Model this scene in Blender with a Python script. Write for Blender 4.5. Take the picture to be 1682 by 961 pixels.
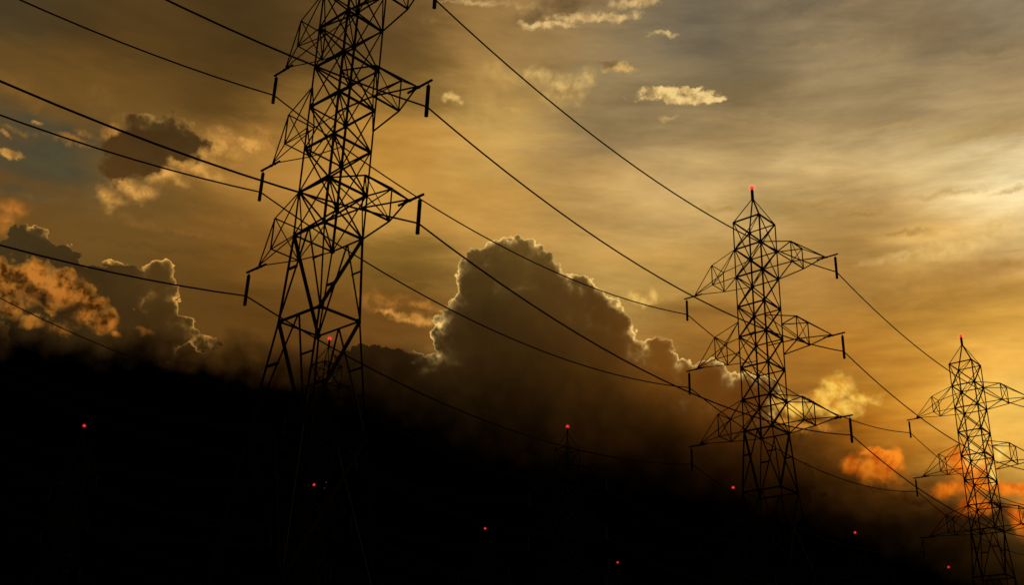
import bpy, bmesh, math, random
from mathutils import Vector, Matrix

random.seed(7)
for _o in list(bpy.data.objects):
    bpy.data.objects.remove(_o)
SC = bpy.context.scene
COL = SC.collection
rad = math.radians

# ------------------------------------------------------------------ camera
HEAD = 0.756854                      # heading of the camera, left of +Y (radians)
PITCH, ROLL = 0.414205, 0.03572
f_ = Vector((-math.sin(HEAD) * math.cos(PITCH), math.cos(HEAD) * math.cos(PITCH), math.sin(PITCH)))
r0 = Vector((math.cos(HEAD), math.sin(HEAD), 0.0))
u0 = r0.cross(f_)
r_ = math.cos(ROLL) * r0 + math.sin(ROLL) * u0
u_ = r_.cross(f_)
cam = bpy.data.cameras.new('camera')
cam.lens, cam.sensor_width = 39.657, 36.0
cam.clip_start, cam.clip_end = 0.1, 20000.0
camo = bpy.data.objects.new('camera', cam)
COL.objects.link(camo)
camo.matrix_world = Matrix(((r_.x, u_.x, -f_.x, 0), (r_.y, u_.y, -f_.y, 0), (r_.z, u_.z, -f_.z, 1.7), (0, 0, 0, 1)))
SC.camera = camo
SC.view_settings.view_transform = 'Standard'
SC.view_settings.look = 'None'
SC.view_settings.exposure = 0.0
SC.view_settings.gamma = 1.0

# ------------------------------------------------------------------ sun, low on the right behind the cloud bank
SUN_AZ, SUN_EL = rad(26.0), rad(11.0)                       # right of the camera heading / above the horizon
sd = (math.cos(SUN_AZ) * Vector((-math.sin(HEAD), math.cos(HEAD), 0)) + math.sin(SUN_AZ) * r0) * math.cos(SUN_EL)
sd.z = math.sin(SUN_EL)
sun = bpy.data.lights.new('sun', 'SUN')
sun.energy, sun.angle, sun.color = 0.12, rad(4.0), (1.0, 0.62, 0.3)   # veiled by cloud
suno = bpy.data.objects.new('sun', sun)
COL.objects.link(suno)
suno.rotation_euler = (-sd).to_track_quat('-Z', 'Y').to_euler()

# ------------------------------------------------------------------ sky: node arithmetic helpers
W = bpy.data.worlds.new('World')
SC.world = W
W.use_nodes = True
NT = W.node_tree
NT.nodes.clear()
def srgb(c):
    return tuple((v / 255 / 12.92) if v <= 10.3 else ((v / 255 + 0.055) / 1.055) ** 2.4 for v in c)
def put(sock, v):
    if hasattr(v, 's'): NT.links.new(v.s, sock)
    elif v is not None: sock.default_value = v
class S:                                                     # a scalar socket
    def __init__(self, s): self.s = s
    def __add__(a, b): return op('ADD', a, b)
    __radd__ = __add__
    def __mul__(a, b): return op('MULTIPLY', a, b)
    __rmul__ = __mul__
    def __sub__(a, b): return op('SUBTRACT', a, b)
    def __rsub__(a, b): return op('SUBTRACT', b, a)
    def __truediv__(a, b): return op('DIVIDE', a, b)
def op(o, a, b=None, c=None, clamp=False):
    n = NT.nodes.new('ShaderNodeMath'); n.operation = o; n.use_clamp = clamp
    put(n.inputs[0], a); put(n.inputs[1], b); put(n.inputs[2], c)
    return S(n.outputs[0])
class Vv:
    def __init__(self, s): self.s = s
def vop(o, a, b=None, c=None, scale=None, out=0):
    n = NT.nodes.new('ShaderNodeVectorMath'); n.operation = o
    put(n.inputs[0], a); put(n.inputs[1], b); put(n.inputs[2], c)
    if scale is not None: put(n.inputs['Scale'], scale)
    return (S if out == 'Value' else Vv)(n.outputs[out])
def sstep(x, a, b, lo=0.0, hi=1.0):
    n = NT.nodes.new('ShaderNodeMapRange'); n.interpolation_type = 'SMOOTHSTEP'
    put(n.inputs['Value'], x); put(n.inputs['From Min'], a); put(n.inputs['From Max'], b)
    put(n.inputs['To Min'], lo); put(n.inputs['To Max'], hi)
    return S(n.outputs['Result'])
def col2vec(sock):                                           # keeps the graph free of implicit conversions
    a = NT.nodes.new('ShaderNodeSeparateColor'); b = NT.nodes.new('ShaderNodeCombineXYZ')
    NT.links.new(sock, a.inputs[0])
    for i in range(3): NT.links.new(a.outputs[i], b.inputs[i])
    return Vv(b.outputs[0])
def fbm(v, scale, detail=5.0, rough=0.55, dist=0.0, colour=False):
    n = NT.nodes.new('ShaderNodeTexNoise'); n.noise_dimensions = '3D'
    put(n.inputs['Vector'], v); n.inputs['Scale'].default_value = scale
    n.inputs['Detail'].default_value = detail; n.inputs['Roughness'].default_value = rough
    n.inputs['Distortion'].default_value = dist
    return col2vec(n.outputs['Color']) if colour else S(n.outputs[0])
def puffs(v, scale, detail=0.0, rough=0.5):
    n = NT.nodes.new('ShaderNodeTexVoronoi'); n.feature = 'F1'
    put(n.inputs['Vector'], v); n.inputs['Scale'].default_value = scale
    n.inputs['Detail'].default_value = detail; n.inputs['Roughness'].default_value = rough
    return S(n.outputs['Distance'])
def mix(f, a, b):                                            # colours (tuples or sockets)
    n = NT.nodes.new('ShaderNodeMix'); n.data_type = 'VECTOR'
    put(n.inputs[0], f)
    put(n.inputs[4], a); put(n.inputs[5], b)
    return Vv(n.outputs[1])
def curve(x, pts, x0, x1, y0, y1):                           # piecewise function of one variable
    n = NT.nodes.new('ShaderNodeFloatCurve')
    c = n.mapping.curves[0]
    pts = [((a - x0) / (x1 - x0), (b - y0) / (y1 - y0)) for a, b in pts]
    c.points[0].location, c.points[1].location = pts[0], pts[-1]
    for p_ in pts[1:-1]: c.points.new(*p_)
    n.mapping.update()
    put(n.inputs['Value'], op('MULTIPLY_ADD', x, 1 / (x1 - x0), -x0 / (x1 - x0), clamp=True))
    return op('MULTIPLY_ADD', S(n.outputs[0]), y1 - y0, y0)

tc = NT.nodes.new('ShaderNodeTexCoord')
D = Vv(tc.outputs['Generated'])                              # the direction looked at
def unit(az, el):                                            # azimuth right of the heading, elevation (degrees)
    a, e = rad(az), rad(el)
    v = (math.cos(a) * Vector((-math.sin(HEAD), math.cos(HEAD), 0)) + math.sin(a) * r0) * math.cos(e)
    v.z = math.sin(e)
    return tuple(v)
AZ = op('MULTIPLY', op('ARCTAN2', vop('DOT_PRODUCT', D, tuple(r0), out='Value'),
                       vop('DOT_PRODUCT', D, (-math.sin(HEAD), math.cos(HEAD), 0.0), out='Value')), 180 / math.pi)
sepd = NT.nodes.new('ShaderNodeSeparateXYZ'); NT.links.new(D.s, sepd.inputs[0])
EL = op('MULTIPLY', op('ARCSINE', S(sepd.outputs[2])), 180 / math.pi)
cq = NT.nodes.new('ShaderNodeCombineXYZ'); NT.links.new(AZ.s, cq.inputs[0]); NT.links.new(EL.s, cq.inputs[1])
Q0 = Vv(cq.outputs[0])
def noise_vec(scale, detail, rough, amp, sx=1.0, sy=1.0):    # centred 3-channel noise
    c = fbm(D, scale, detail, rough, colour=True)
    c = vop('SUBTRACT', c, (0.5, 0.5, 0.5))
    return vop('MULTIPLY', c, (amp * sx, amp * sy, 0.0))
WARP = noise_vec(26, 6, 0.6, 2.2)
Q = vop('ADD', Q0, WARP)                                     # ragged angular position
QF = vop('ADD', Q0, noise_vec(70, 4, 0.6, 1.0))              # finely ragged
STR = vop('MULTIPLY', D, (1.0, 1.0, 4.2))                    # stretched along the horizon: streaks
streak1 = fbm(STR, 7.0, 7, 0.6, 0.6)
streak2 = fbm(STR, 22.0, 6, 0.62, 0.4)
grain = fbm(D, 34.0, 8, 0.62)
billow = op('SUBTRACT', 1.0, op('ABSOLUTE', op('MULTIPLY_ADD', fbm(D, 48.0, 5, 0.6), 2.0, -1.0)))
sun_shift = tuple(0.0055 * x for x in (Vector(unit(26, 34)) - Vector(unit(0, 22))).normalized())
DS = vop('ADD', D, sun_shift)
relief = op('MULTIPLY_ADD', fbm(D, 45.0, 7, 0.6) - fbm(DS, 45.0, 7, 0.6), 5.6, 0.5, clamp=True)   # side turned to the sun
PUFF1, PUFF2, PUFF3 = puffs(D, 62.0), puffs(D, 150.0), puffs(D, 330.0)
cauli = (0.5 - PUFF1) * 1.0 + (0.5 - PUFF2) * 0.5 + (0.5 - PUFF3) * 0.22

def idw(points, eps, src=D, pw=-2.0):                        # smooth blend of colours set at directions
    acc, wsum = None, None
    for az, el, c in points:
        d = vop('DISTANCE', src, unit(az, el), out='Value')
        w = op('POWER', op('MULTIPLY_ADD', d, d, eps), pw)
        t = vop('SCALE', srgb(c), scale=w)
        acc = t if acc is None else vop('ADD', acc, t)
        wsum = w if wsum is None else wsum + w
    return vop('SCALE', acc, scale=op('DIVIDE', 1.0, wsum))
def lobes(ls, src, norm=False):                              # union of ellipses: > 0 inside; degrees, or 0..1 if norm
    f = None
    for a, e, ra, re in ls:
        q = vop('MULTIPLY_ADD', src, (1 / ra, 1 / re, 0.0), (-a / ra, -e / re, 0.0))
        m = 1.0 if norm else min(ra, re)
        g = op('MULTIPLY_ADD', vop('LENGTH', q, out='Value'), -m, m)
        f = g if f is None else op('MAXIMUM', f, g)
    return f

# ------------------------------------------------------------------ sky: veil of high cloud, coloured by the hidden sun
ROWS_AZ = [-180, -120, -80, -55, -41, -33.0, -30.25, -27.5, -24.75, -22.0, -19.25, -16.5, -13.75, -11.0, -8.25, -5.5, -2.75, 0.0, 2.75, 5.5, 8.25, 11.0, 13.75, 16.5, 19.25, 22.0,
 24.75, 27.5, 30.25, 45, 85, 180]
ROWS = [(-2,
  [(62, 49, 34), (73, 56, 35), (89, 67, 36), (64, 47, 24), (116, 86, 44), (123, 91, 45), (123, 91, 45), (124, 92, 45), (125, 92, 46), (126, 93, 46), (128, 94, 46),
   (130, 96, 47), (133, 98, 48), (135, 100, 49), (138, 102, 50), (140, 103, 51), (141, 104, 51), (143, 105, 51), (144, 106, 51), (144, 106, 50), (144, 105, 49),
   (143, 104, 48), (141, 102, 46), (139, 100, 45), (137, 98, 44), (136, 98, 44), (138, 99, 45), (142, 103, 47), (148, 108, 50), (164, 123, 62), (130, 98, 54),
   (62, 49, 34)]),
 (8,
  [(36, 32, 29), (58, 46, 31), (77, 58, 32), (25, 18, 11), (108, 80, 40), (111, 81, 40), (108, 79, 39), (105, 76, 37), (100, 72, 35), (97, 70, 33), (98, 70, 33),
   (103, 74, 35), (110, 79, 37), (116, 84, 39), (120, 87, 41), (120, 87, 41), (111, 81, 38), (99, 71, 33), (99, 71, 32), (114, 81, 37), (125, 89, 39), (121, 83, 35),
   (110, 74, 28), (98, 64, 23), (85, 55, 18), (69, 43, 13), (60, 36, 10), (86, 58, 21), (130, 94, 40), (168, 127, 66), (107, 79, 45), (36, 32, 29)]),
 (12,
  [(31, 29, 28), (56, 44, 30), (75, 57, 32), (26, 19, 11), (107, 79, 40), (107, 78, 38), (103, 75, 36), (96, 69, 33), (84, 60, 29), (71, 50, 25), (69, 48, 24),
   (82, 57, 26), (96, 67, 30), (102, 71, 32), (109, 77, 35), (112, 80, 37), (90, 64, 29), (55, 37, 14), (47, 30, 11), (79, 55, 23), (119, 83, 36), (99, 66, 25),
   (68, 41, 12), (74, 44, 12), (52, 30, 7), (57, 33, 9), (86, 57, 19), (133, 96, 39), (169, 126, 55), (173, 132, 69), (100, 74, 42), (31, 29, 28)]),
 (13.5,
  [(31, 28, 28), (56, 44, 30), (75, 57, 32), (29, 21, 12), (107, 79, 40), (106, 77, 38), (102, 74, 36), (94, 68, 32), (78, 56, 27), (61, 43, 22), (57, 40, 20),
   (73, 51, 24), (91, 62, 27), (94, 64, 28), (103, 71, 31), (111, 79, 36), (90, 64, 28), (49, 31, 12), (41, 25, 9), (74, 51, 21), (122, 86, 37), (97, 64, 24),
   (52, 29, 7), (87, 52, 13), (99, 57, 14), (116, 73, 22), (165, 119, 46), (188, 142, 61), (193, 146, 66), (175, 134, 71), (99, 72, 41), (31, 28, 28)]),
 (15.0,
  [(30, 28, 28), (56, 44, 30), (74, 57, 32), (35, 26, 15), (107, 79, 39), (105, 77, 37), (102, 74, 35), (94, 67, 32), (75, 53, 26), (53, 37, 20), (48, 34, 19),
   (67, 46, 22), (87, 58, 25), (85, 56, 23), (94, 64, 27), (110, 78, 35), (97, 70, 31), (53, 35, 14), (43, 27, 9), (86, 60, 26), (132, 94, 41), (109, 73, 28),
   (66, 38, 9), (113, 66, 15), (138, 82, 20), (189, 124, 38), (224, 167, 69), (228, 177, 80), (213, 163, 74), (177, 136, 73), (98, 71, 41), (30, 28, 28)]),
 (16.5,
  [(30, 28, 28), (56, 44, 30), (74, 57, 32), (44, 33, 18), (106, 78, 39), (105, 76, 37), (102, 74, 35), (96, 69, 32), (77, 55, 26), (51, 35, 19), (45, 32, 18),
   (66, 45, 21), (85, 55, 22), (76, 47, 19), (87, 57, 23), (111, 77, 33), (111, 80, 36), (77, 55, 24), (67, 46, 19), (117, 84, 38), (145, 103, 46), (132, 90, 36),
   (111, 68, 20), (119, 68, 15), (169, 100, 21), (209, 139, 44), (247, 192, 86), (246, 195, 91), (223, 172, 80), (179, 138, 76), (97, 71, 40), (30, 28, 28)]),
 (18.0,
  [(30, 28, 28), (56, 44, 30), (74, 57, 33), (54, 40, 22), (106, 78, 39), (104, 76, 37), (103, 74, 35), (99, 71, 33), (85, 60, 28), (56, 39, 20), (48, 34, 19),
   (78, 53, 22), (86, 56, 21), (72, 44, 18), (83, 53, 22), (111, 76, 31), (123, 88, 40), (116, 85, 40), (118, 87, 41), (148, 108, 51), (153, 109, 48), (147, 101, 40),
   (140, 91, 32), (144, 89, 26), (189, 122, 33), (218, 150, 49), (251, 197, 90), (246, 193, 90), (225, 173, 81), (181, 140, 78), (97, 70, 40), (30, 28, 28)]),
 (19.5,
  [(30, 28, 28), (56, 45, 31), (74, 57, 33), (62, 47, 26), (105, 78, 39), (104, 75, 37), (103, 74, 35), (103, 73, 33), (96, 68, 31), (77, 54, 25), (71, 49, 22),
   (94, 63, 24), (95, 62, 21), (73, 45, 18), (91, 59, 23), (111, 73, 28), (127, 90, 40), (144, 107, 52), (155, 117, 57), (161, 119, 56), (155, 110, 48), (146, 98, 36),
   (160, 107, 40), (171, 112, 37), (190, 129, 44), (212, 149, 53), (241, 179, 79), (232, 177, 80), (221, 169, 81), (182, 142, 80), (96, 70, 40), (30, 28, 28)]),
 (21.0,
  [(30, 28, 28), (56, 45, 31), (74, 57, 33), (66, 50, 29), (104, 77, 39), (103, 75, 37), (104, 74, 34), (106, 74, 32), (104, 73, 32), (99, 70, 31), (96, 66, 27),
   (98, 66, 24), (99, 64, 21), (91, 59, 22), (106, 69, 25), (109, 69, 24), (127, 89, 38), (158, 119, 59), (171, 130, 65), (166, 124, 59), (155, 109, 47), (142, 94, 32),
   (166, 112, 43), (173, 112, 36), (183, 126, 46), (195, 140, 56), (208, 153, 62), (213, 159, 70), (215, 165, 83), (183, 143, 82), (96, 70, 40), (30, 28, 28)]),
 (22.5,
  [(30, 28, 28), (57, 45, 31), (74, 57, 33), (66, 51, 31), (103, 77, 39), (102, 74, 37), (104, 74, 34), (108, 74, 30), (107, 74, 31), (107, 77, 34), (101, 70, 28),
   (95, 64, 23), (102, 67, 23), (109, 73, 28), (111, 73, 26), (108, 69, 23), (133, 94, 41), (168, 127, 63), (180, 139, 71), (174, 134, 66), (158, 114, 51),
   (149, 102, 39), (173, 122, 53), (183, 131, 58), (172, 121, 50), (191, 138, 59), (186, 136, 58), (204, 154, 75), (212, 167, 92), (183, 144, 84), (97, 71, 40),
   (30, 28, 28)]),
 (24.0,
  [(30, 28, 28), (58, 46, 31), (74, 57, 34), (64, 50, 31), (103, 76, 39), (100, 74, 37), (102, 73, 35), (110, 74, 28), (108, 74, 30), (109, 79, 34), (108, 76, 31),
   (104, 70, 26), (130, 86, 32), (128, 89, 36), (118, 84, 32), (113, 80, 30), (148, 109, 49), (178, 136, 68), (189, 146, 75), (187, 147, 75), (180, 141, 70),
   (176, 131, 62), (180, 132, 63), (187, 137, 65), (156, 111, 48), (205, 158, 81), (173, 127, 63), (211, 167, 97), (216, 176, 109), (182, 145, 85), (97, 71, 41),
   (30, 28, 28)]),
 (25.5,
  [(30, 28, 28), (58, 46, 31), (74, 57, 34), (62, 49, 31), (102, 76, 39), (98, 73, 38), (98, 72, 38), (105, 73, 32), (95, 72, 39), (110, 79, 35), (116, 82, 34),
   (127, 87, 34), (138, 92, 35), (148, 106, 45), (134, 99, 40), (119, 88, 34), (174, 130, 61), (189, 143, 72), (193, 149, 77), (197, 153, 79), (188, 143, 68),
   (189, 145, 72), (185, 141, 73), (179, 135, 67), (153, 112, 54), (221, 174, 92), (240, 191, 106), (237, 203, 138), (225, 191, 130), (181, 145, 86), (98, 72, 41),
   (30, 28, 28)]),
 (27.0,
  [(31, 29, 28), (60, 47, 32), (75, 57, 34), (60, 48, 30), (101, 75, 39), (97, 73, 38), (94, 72, 40), (78, 68, 46), (76, 70, 47), (99, 77, 40), (120, 85, 36),
   (131, 92, 38), (163, 114, 49), (170, 123, 54), (198, 147, 68), (182, 135, 61), (196, 147, 70), (197, 148, 73), (191, 148, 79), (196, 153, 82), (196, 154, 84),
   (205, 165, 93), (190, 150, 82), (175, 137, 69), (173, 132, 70), (203, 161, 92), (240, 204, 135), (261, 237, 178), (228, 199, 141), (180, 144, 87), (100, 74, 42),
   (31, 29, 28)]),
 (28.5,
  [(32, 29, 28), (61, 48, 32), (75, 58, 34), (60, 47, 30), (100, 75, 38), (97, 72, 38), (99, 74, 39), (80, 69, 47), (78, 69, 47), (99, 76, 40), (123, 88, 38),
   (167, 119, 52), (190, 135, 61), (181, 131, 59), (210, 156, 72), (204, 151, 69), (200, 150, 72), (199, 150, 74), (183, 143, 79), (194, 151, 82), (200, 162, 94),
   (211, 171, 99), (193, 155, 89), (204, 165, 95), (198, 158, 90), (222, 187, 119), (208, 178, 117), (242, 218, 162), (215, 186, 131), (178, 143, 87), (103, 76, 44),
   (32, 29, 28)]),
 (30.0,
  [(34, 31, 29), (63, 50, 33), (76, 59, 35), (59, 47, 30), (99, 74, 38), (95, 71, 36), (104, 75, 36), (111, 79, 35), (108, 78, 34), (108, 78, 34), (113, 81, 35),
   (142, 101, 44), (183, 131, 58), (177, 128, 57), (195, 141, 60), (194, 140, 60), (205, 159, 82), (199, 155, 82), (169, 134, 81), (188, 145, 78), (194, 156, 90),
   (200, 162, 94), (176, 142, 82), (227, 188, 116), (197, 162, 98), (217, 184, 120), (184, 152, 89), (177, 142, 86), (193, 162, 108), (176, 142, 87), (106, 80, 46),
   (34, 31, 29)]),
 (31.5,
  [(37, 32, 29), (65, 51, 33), (78, 60, 35), (60, 47, 30), (98, 73, 38), (88, 67, 35), (90, 67, 34), (106, 76, 34), (106, 75, 31), (106, 75, 31), (94, 67, 29),
   (80, 57, 23), (137, 98, 43), (161, 117, 52), (185, 133, 56), (184, 134, 59), (214, 170, 92), (207, 164, 90), (163, 131, 82), (151, 123, 77), (171, 138, 82),
   (168, 135, 80), (158, 125, 71), (183, 150, 91), (162, 131, 81), (159, 130, 81), (183, 152, 98), (175, 142, 88), (178, 148, 97), (173, 140, 87), (111, 83, 48),
   (37, 32, 29)]),
 (33.0,
  [(41, 35, 30), (67, 53, 34), (79, 61, 36), (61, 48, 31), (97, 73, 38), (81, 63, 35), (69, 57, 34), (74, 59, 33), (81, 58, 27), (92, 66, 29), (87, 62, 27), (80, 57, 24),
   (101, 72, 32), (133, 97, 44), (142, 104, 46), (124, 93, 43), (192, 151, 81), (195, 155, 85), (158, 128, 80), (141, 117, 76), (154, 126, 79), (145, 119, 74),
   (128, 104, 65), (145, 119, 76), (161, 133, 86), (160, 132, 84), (170, 141, 93), (160, 133, 89), (163, 137, 94), (169, 137, 86), (114, 87, 50), (41, 35, 30)]),
 (34.5,
  [(45, 38, 31), (70, 55, 35), (81, 62, 36), (63, 49, 31), (97, 73, 38), (78, 61, 34), (69, 56, 34), (72, 57, 33), (80, 58, 27), (86, 62, 29), (78, 56, 25), (70, 50, 22),
   (79, 57, 26), (106, 77, 37), (107, 79, 38), (107, 80, 37), (166, 126, 67), (167, 131, 74), (154, 126, 80), (151, 127, 84), (147, 122, 80), (131, 110, 75),
   (125, 107, 72), (142, 119, 82), (163, 136, 93), (160, 133, 88), (127, 105, 73), (141, 121, 89), (154, 133, 96), (164, 133, 84), (117, 90, 53), (45, 38, 31)]),
 (36.0,
  [(50, 41, 32), (73, 57, 36), (84, 64, 37), (67, 52, 32), (98, 73, 38), (80, 62, 35), (74, 59, 34), (77, 59, 32), (83, 60, 29), (86, 62, 29), (73, 53, 23), (68, 49, 21),
   (76, 55, 26), (95, 69, 34), (96, 70, 37), (115, 85, 43), (163, 124, 66), (154, 120, 70), (151, 120, 75), (153, 128, 86), (134, 114, 81), (111, 99, 79), (127, 109, 77),
   (139, 117, 84), (154, 129, 89), (157, 131, 88), (134, 112, 79), (150, 130, 97), (153, 133, 98), (156, 127, 82), (119, 92, 54), (50, 41, 32)]),
 (40,
  [(59, 48, 35), (83, 64, 39), (91, 70, 40), (83, 64, 36), (102, 76, 40), (93, 70, 36), (91, 68, 35), (92, 68, 35), (93, 69, 34), (93, 68, 33), (89, 65, 31),
   (87, 63, 30), (93, 68, 33), (106, 78, 40), (115, 86, 45), (128, 97, 52), (146, 112, 63), (151, 118, 70), (151, 120, 73), (145, 118, 78), (123, 106, 79), (111, 99, 79),
   (114, 100, 76), (111, 97, 73), (126, 108, 77), (145, 121, 83), (151, 127, 87), (153, 129, 90), (156, 132, 92), (127, 106, 72), (113, 89, 55), (59, 48, 35)]),
 (50,
  [(46, 41, 35), (105, 81, 47), (113, 87, 48), (116, 88, 48), (118, 89, 48), (118, 90, 47), (119, 90, 48), (120, 91, 48), (121, 92, 49), (122, 93, 50), (124, 94, 51),
   (126, 96, 53), (128, 98, 55), (130, 100, 57), (132, 102, 59), (133, 104, 61), (135, 106, 63), (137, 108, 65), (138, 110, 68), (140, 113, 70), (142, 115, 72),
   (144, 117, 74), (146, 119, 76), (148, 121, 78), (150, 123, 79), (152, 124, 80), (154, 126, 81), (154, 126, 81), (152, 125, 81), (123, 102, 71), (76, 64, 47),
   (46, 41, 35)]),
 (70,
  [(50, 43, 36), (117, 91, 53), (133, 103, 58), (132, 103, 59), (128, 100, 58), (124, 97, 58), (122, 96, 57), (120, 94, 57), (117, 92, 56), (114, 90, 56), (111, 88, 55),
   (109, 86, 54), (106, 85, 54), (104, 83, 53), (102, 82, 53), (100, 81, 53), (99, 80, 53), (100, 80, 53), (100, 81, 53), (102, 82, 54), (104, 84, 54), (107, 86, 55),
   (111, 89, 57), (115, 92, 58), (119, 95, 60), (123, 98, 61), (126, 101, 63), (130, 103, 64), (133, 106, 65), (140, 112, 68), (110, 88, 56), (50, 43, 36)]),
 (90,
  [(133, 105, 62), (133, 105, 62), (133, 105, 62), (133, 105, 62), (133, 105, 62), (133, 105, 62), (133, 105, 62), (133, 105, 62), (133, 105, 62), (133, 105, 62),
   (133, 105, 62), (133, 105, 62), (133, 105, 62), (133, 105, 62), (133, 105, 62), (133, 105, 62), (133, 105, 62), (133, 105, 62), (133, 105, 62), (133, 105, 62),
   (133, 105, 62), (133, 105, 62), (133, 105, 62), (133, 105, 62), (133, 105, 62), (133, 105, 62), (133, 105, 62), (133, 105, 62), (133, 105, 62), (133, 105, 62),
   (133, 105, 62), (133, 105, 62)])]
dwv = fbm(STR, 11.0, 5, 0.62, colour=True)
dsep = NT.nodes.new('ShaderNodeSeparateXYZ'); NT.links.new(dwv.s, dsep.inputs[0])
AZ2 = AZ + op('MULTIPLY_ADD', S(dsep.outputs[0]), 6.0, -3.0)
EL2 = EL + op('MULTIPLY_ADD', S(dsep.outputs[1]), 2.4, -1.2)
azx = op('MULTIPLY_ADD', op('ARCTANGENT', AZ2 * 0.04), 1 / math.pi, 0.5)
def ramp(x, cols):
    n = NT.nodes.new('ShaderNodeValToRGB'); r = n.color_ramp; r.interpolation = 'B_SPLINE'
    pos = [0.5 + math.atan(a * 0.04) / math.pi for a in ROWS_AZ]
    r.elements[0].position, r.elements[1].position = pos[0], pos[-1]
    for p_ in pos[1:-1]: r.elements.new(p_)
    for e_, c in zip(r.elements, cols): e_.color = (*srgb(c), 1)
    put(n.inputs[0], x)
    return col2vec(n.outputs[0])
sky = None
for k, (el, cols) in enumerate(ROWS):
    c = ramp(azx, cols)
    sky = c if sky is None else mix(sstep(EL2, ROWS[k - 1][0], el), sky, c)
sun_d = vop('DISTANCE', D, unit(27, 24), out='Value')
amt = sstep(sun_d, 1.1, 0.2, 0.3, 0.55)
TLT = vop('ADD', vop('MULTIPLY', D, (1.0, 1.0, 6.5)), vop('SCALE', (0.0, 0.0, 1.0), scale=vop('DOT_PRODUCT', D, tuple(0.55 * r0), out='Value')))
cirrus = fbm(TLT, 8.5, 8, 0.6, 0.5)
fibre = fbm(TLT, 30.0, 4, 0.6, 0.8)
right = sstep(AZ, -8.0, 8.0, 0.25, 1.0) * sstep(EL, 15.0, 22.0, 0.3, 1.0)
m0 = (cirrus - 0.5) * right * 1.5 + (fibre - 0.5) * right * 0.22
m1 = op('MULTIPLY_ADD', (streak1 - 0.5) * 1.15 + (streak2 - 0.5) * 0.7 + (grain - 0.5) * 0.2 + m0, amt, 1.0)
sky = vop('SCALE', sky, scale=m1)
grey = vop('SCALE', (1.0, 0.83, 0.58), scale=vop('DOT_PRODUCT', sky, (0.38, 0.42, 0.2), out='Value'))
sky = mix(sstep(EL, 22.0, 33.0, 0.0, 0.25) * sstep(AZ, 0.0, 10.0), sky, grey)
nish = NT.nodes.new('ShaderNodeTexSky'); nish.sky_type = 'NISHITA'; nish.sun_disc = False
nish.sun_elevation = SUN_EL
nish.sun_rotation = math.atan2(sd.x, sd.y)
nish.dust_density = 4.0
# thin blue between the clouds: the clear sky at strength 0.05, all but a hundredth hidden by the veil
VEILSKY = vop('MULTIPLY_ADD', col2vec(nish.outputs[0]), (0.0001, 0.00007, 0.00004), sky)

# ------------------------------------------------------------------ sky: clouds one by one
def soft_cloud(sky, ls, hi, lo, soft, erode, opac=1.0):
    thin = max(min(a[2], a[3]) for a in ls) < 0.45
    f = lobes(ls, QF if thin else Q, True)
    a = sstep(f + (NFINE if thin else NSOFT) * erode, 0.0, soft, 0.0, opac)
    return mix(a, sky, mix(RELB, srgb(lo), srgb(hi)))
NSOFT = op('MULTIPLY_ADD', grain - 0.5, 2.6, (streak2 - 0.5) * 0.8)
NFINE = op('MULTIPLY_ADD', fbm(D, 90.0, 5, 0.6) - 0.5, 2.4, (streak2 - 0.5) * 0.8)
RELB = op('MULTIPLY_ADD', relief, 0.85, (billow - 0.6) * 0.7, clamp=True)
RIMV = sstep(fbm(D, 75.0, 2, 0.5), 0.32, 0.68, 0.5, 1.7)             # the lit edge is thick and thin by turns
LITN = sstep(fbm(D, 55.0, 3, 0.5), 0.36, 0.58, 0.35, 1.0)
def cumulus(sky, ls, inner, rim, rim_w, rim_pts, amp=1.0, bottom=0.07, ra=0.07):
    f = lobes(ls, QF) + cauli * amp
    a = sstep(f, 0.0, bottom)
    body = idw(inner, 0.0016, D)
    body = vop('SCALE', body, scale=op('MULTIPLY_ADD', (grain - 0.5) * 0.45 + (relief - 0.5) * ra, 1.0, 1.0))
    lit = sstep(lobes(rim_pts, Q0, True), -0.15, 0.35) * LITN   # where the edge is lit through
    fp = op('MAXIMUM', f, 0.0)
    e = op('EXPONENT', op('DIVIDE', fp * (-1.0 / rim_w), RIMV))
    e2 = op('EXPONENT', fp * (-1.0 / (rim_w * 5.0)))
    body = mix(e2 * lit * 0.05, body, srgb(rim))
    body = mix(op('MINIMUM', e * lit * 1.9, 1.0), body, srgb(rim))
    return mix(a, sky, body)

# the black storm bank that rises to the left
et = curve(AZ, [(-60, 19.5), (-25.92, 19.44), (-20.26, 19.98), (-15.77, 20.47), (-11.06, 20.79), (-4.54, 20.75), (0.42, 20.36), (5.35, 19.53), (10.14, 18.42), (14.71, 17.09),
 (19.03, 15.57), (23.02, 13.78), (25.05, 12.69), (60, 9)], -60, 60, 0, 30)
eb = curve(AZ, [(-60, 17), (-25.53, 17.71), (-19.89, 17.97), (-15.41, 18.08), (-10.7, 17.69), (-4.21, 16.03), (0.62, 14.72), (5.34, 13.71), (9.93, 12.84), (14.35, 11.92),
 (18.52, 10.48), (22.36, 8.61), (24.33, 7.63), (60, 1)], -60, 60, -10, 30)
el_n = EL + (fbm(D, 24.0, 7, 0.6) - 0.5) * 2.6 + (0.45 - PUFF1) * 0.7
tt = op('DIVIDE', el_n - eb, et - eb, clamp=True)
LIGHT = op('POWER', tt, 1.6)

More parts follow.
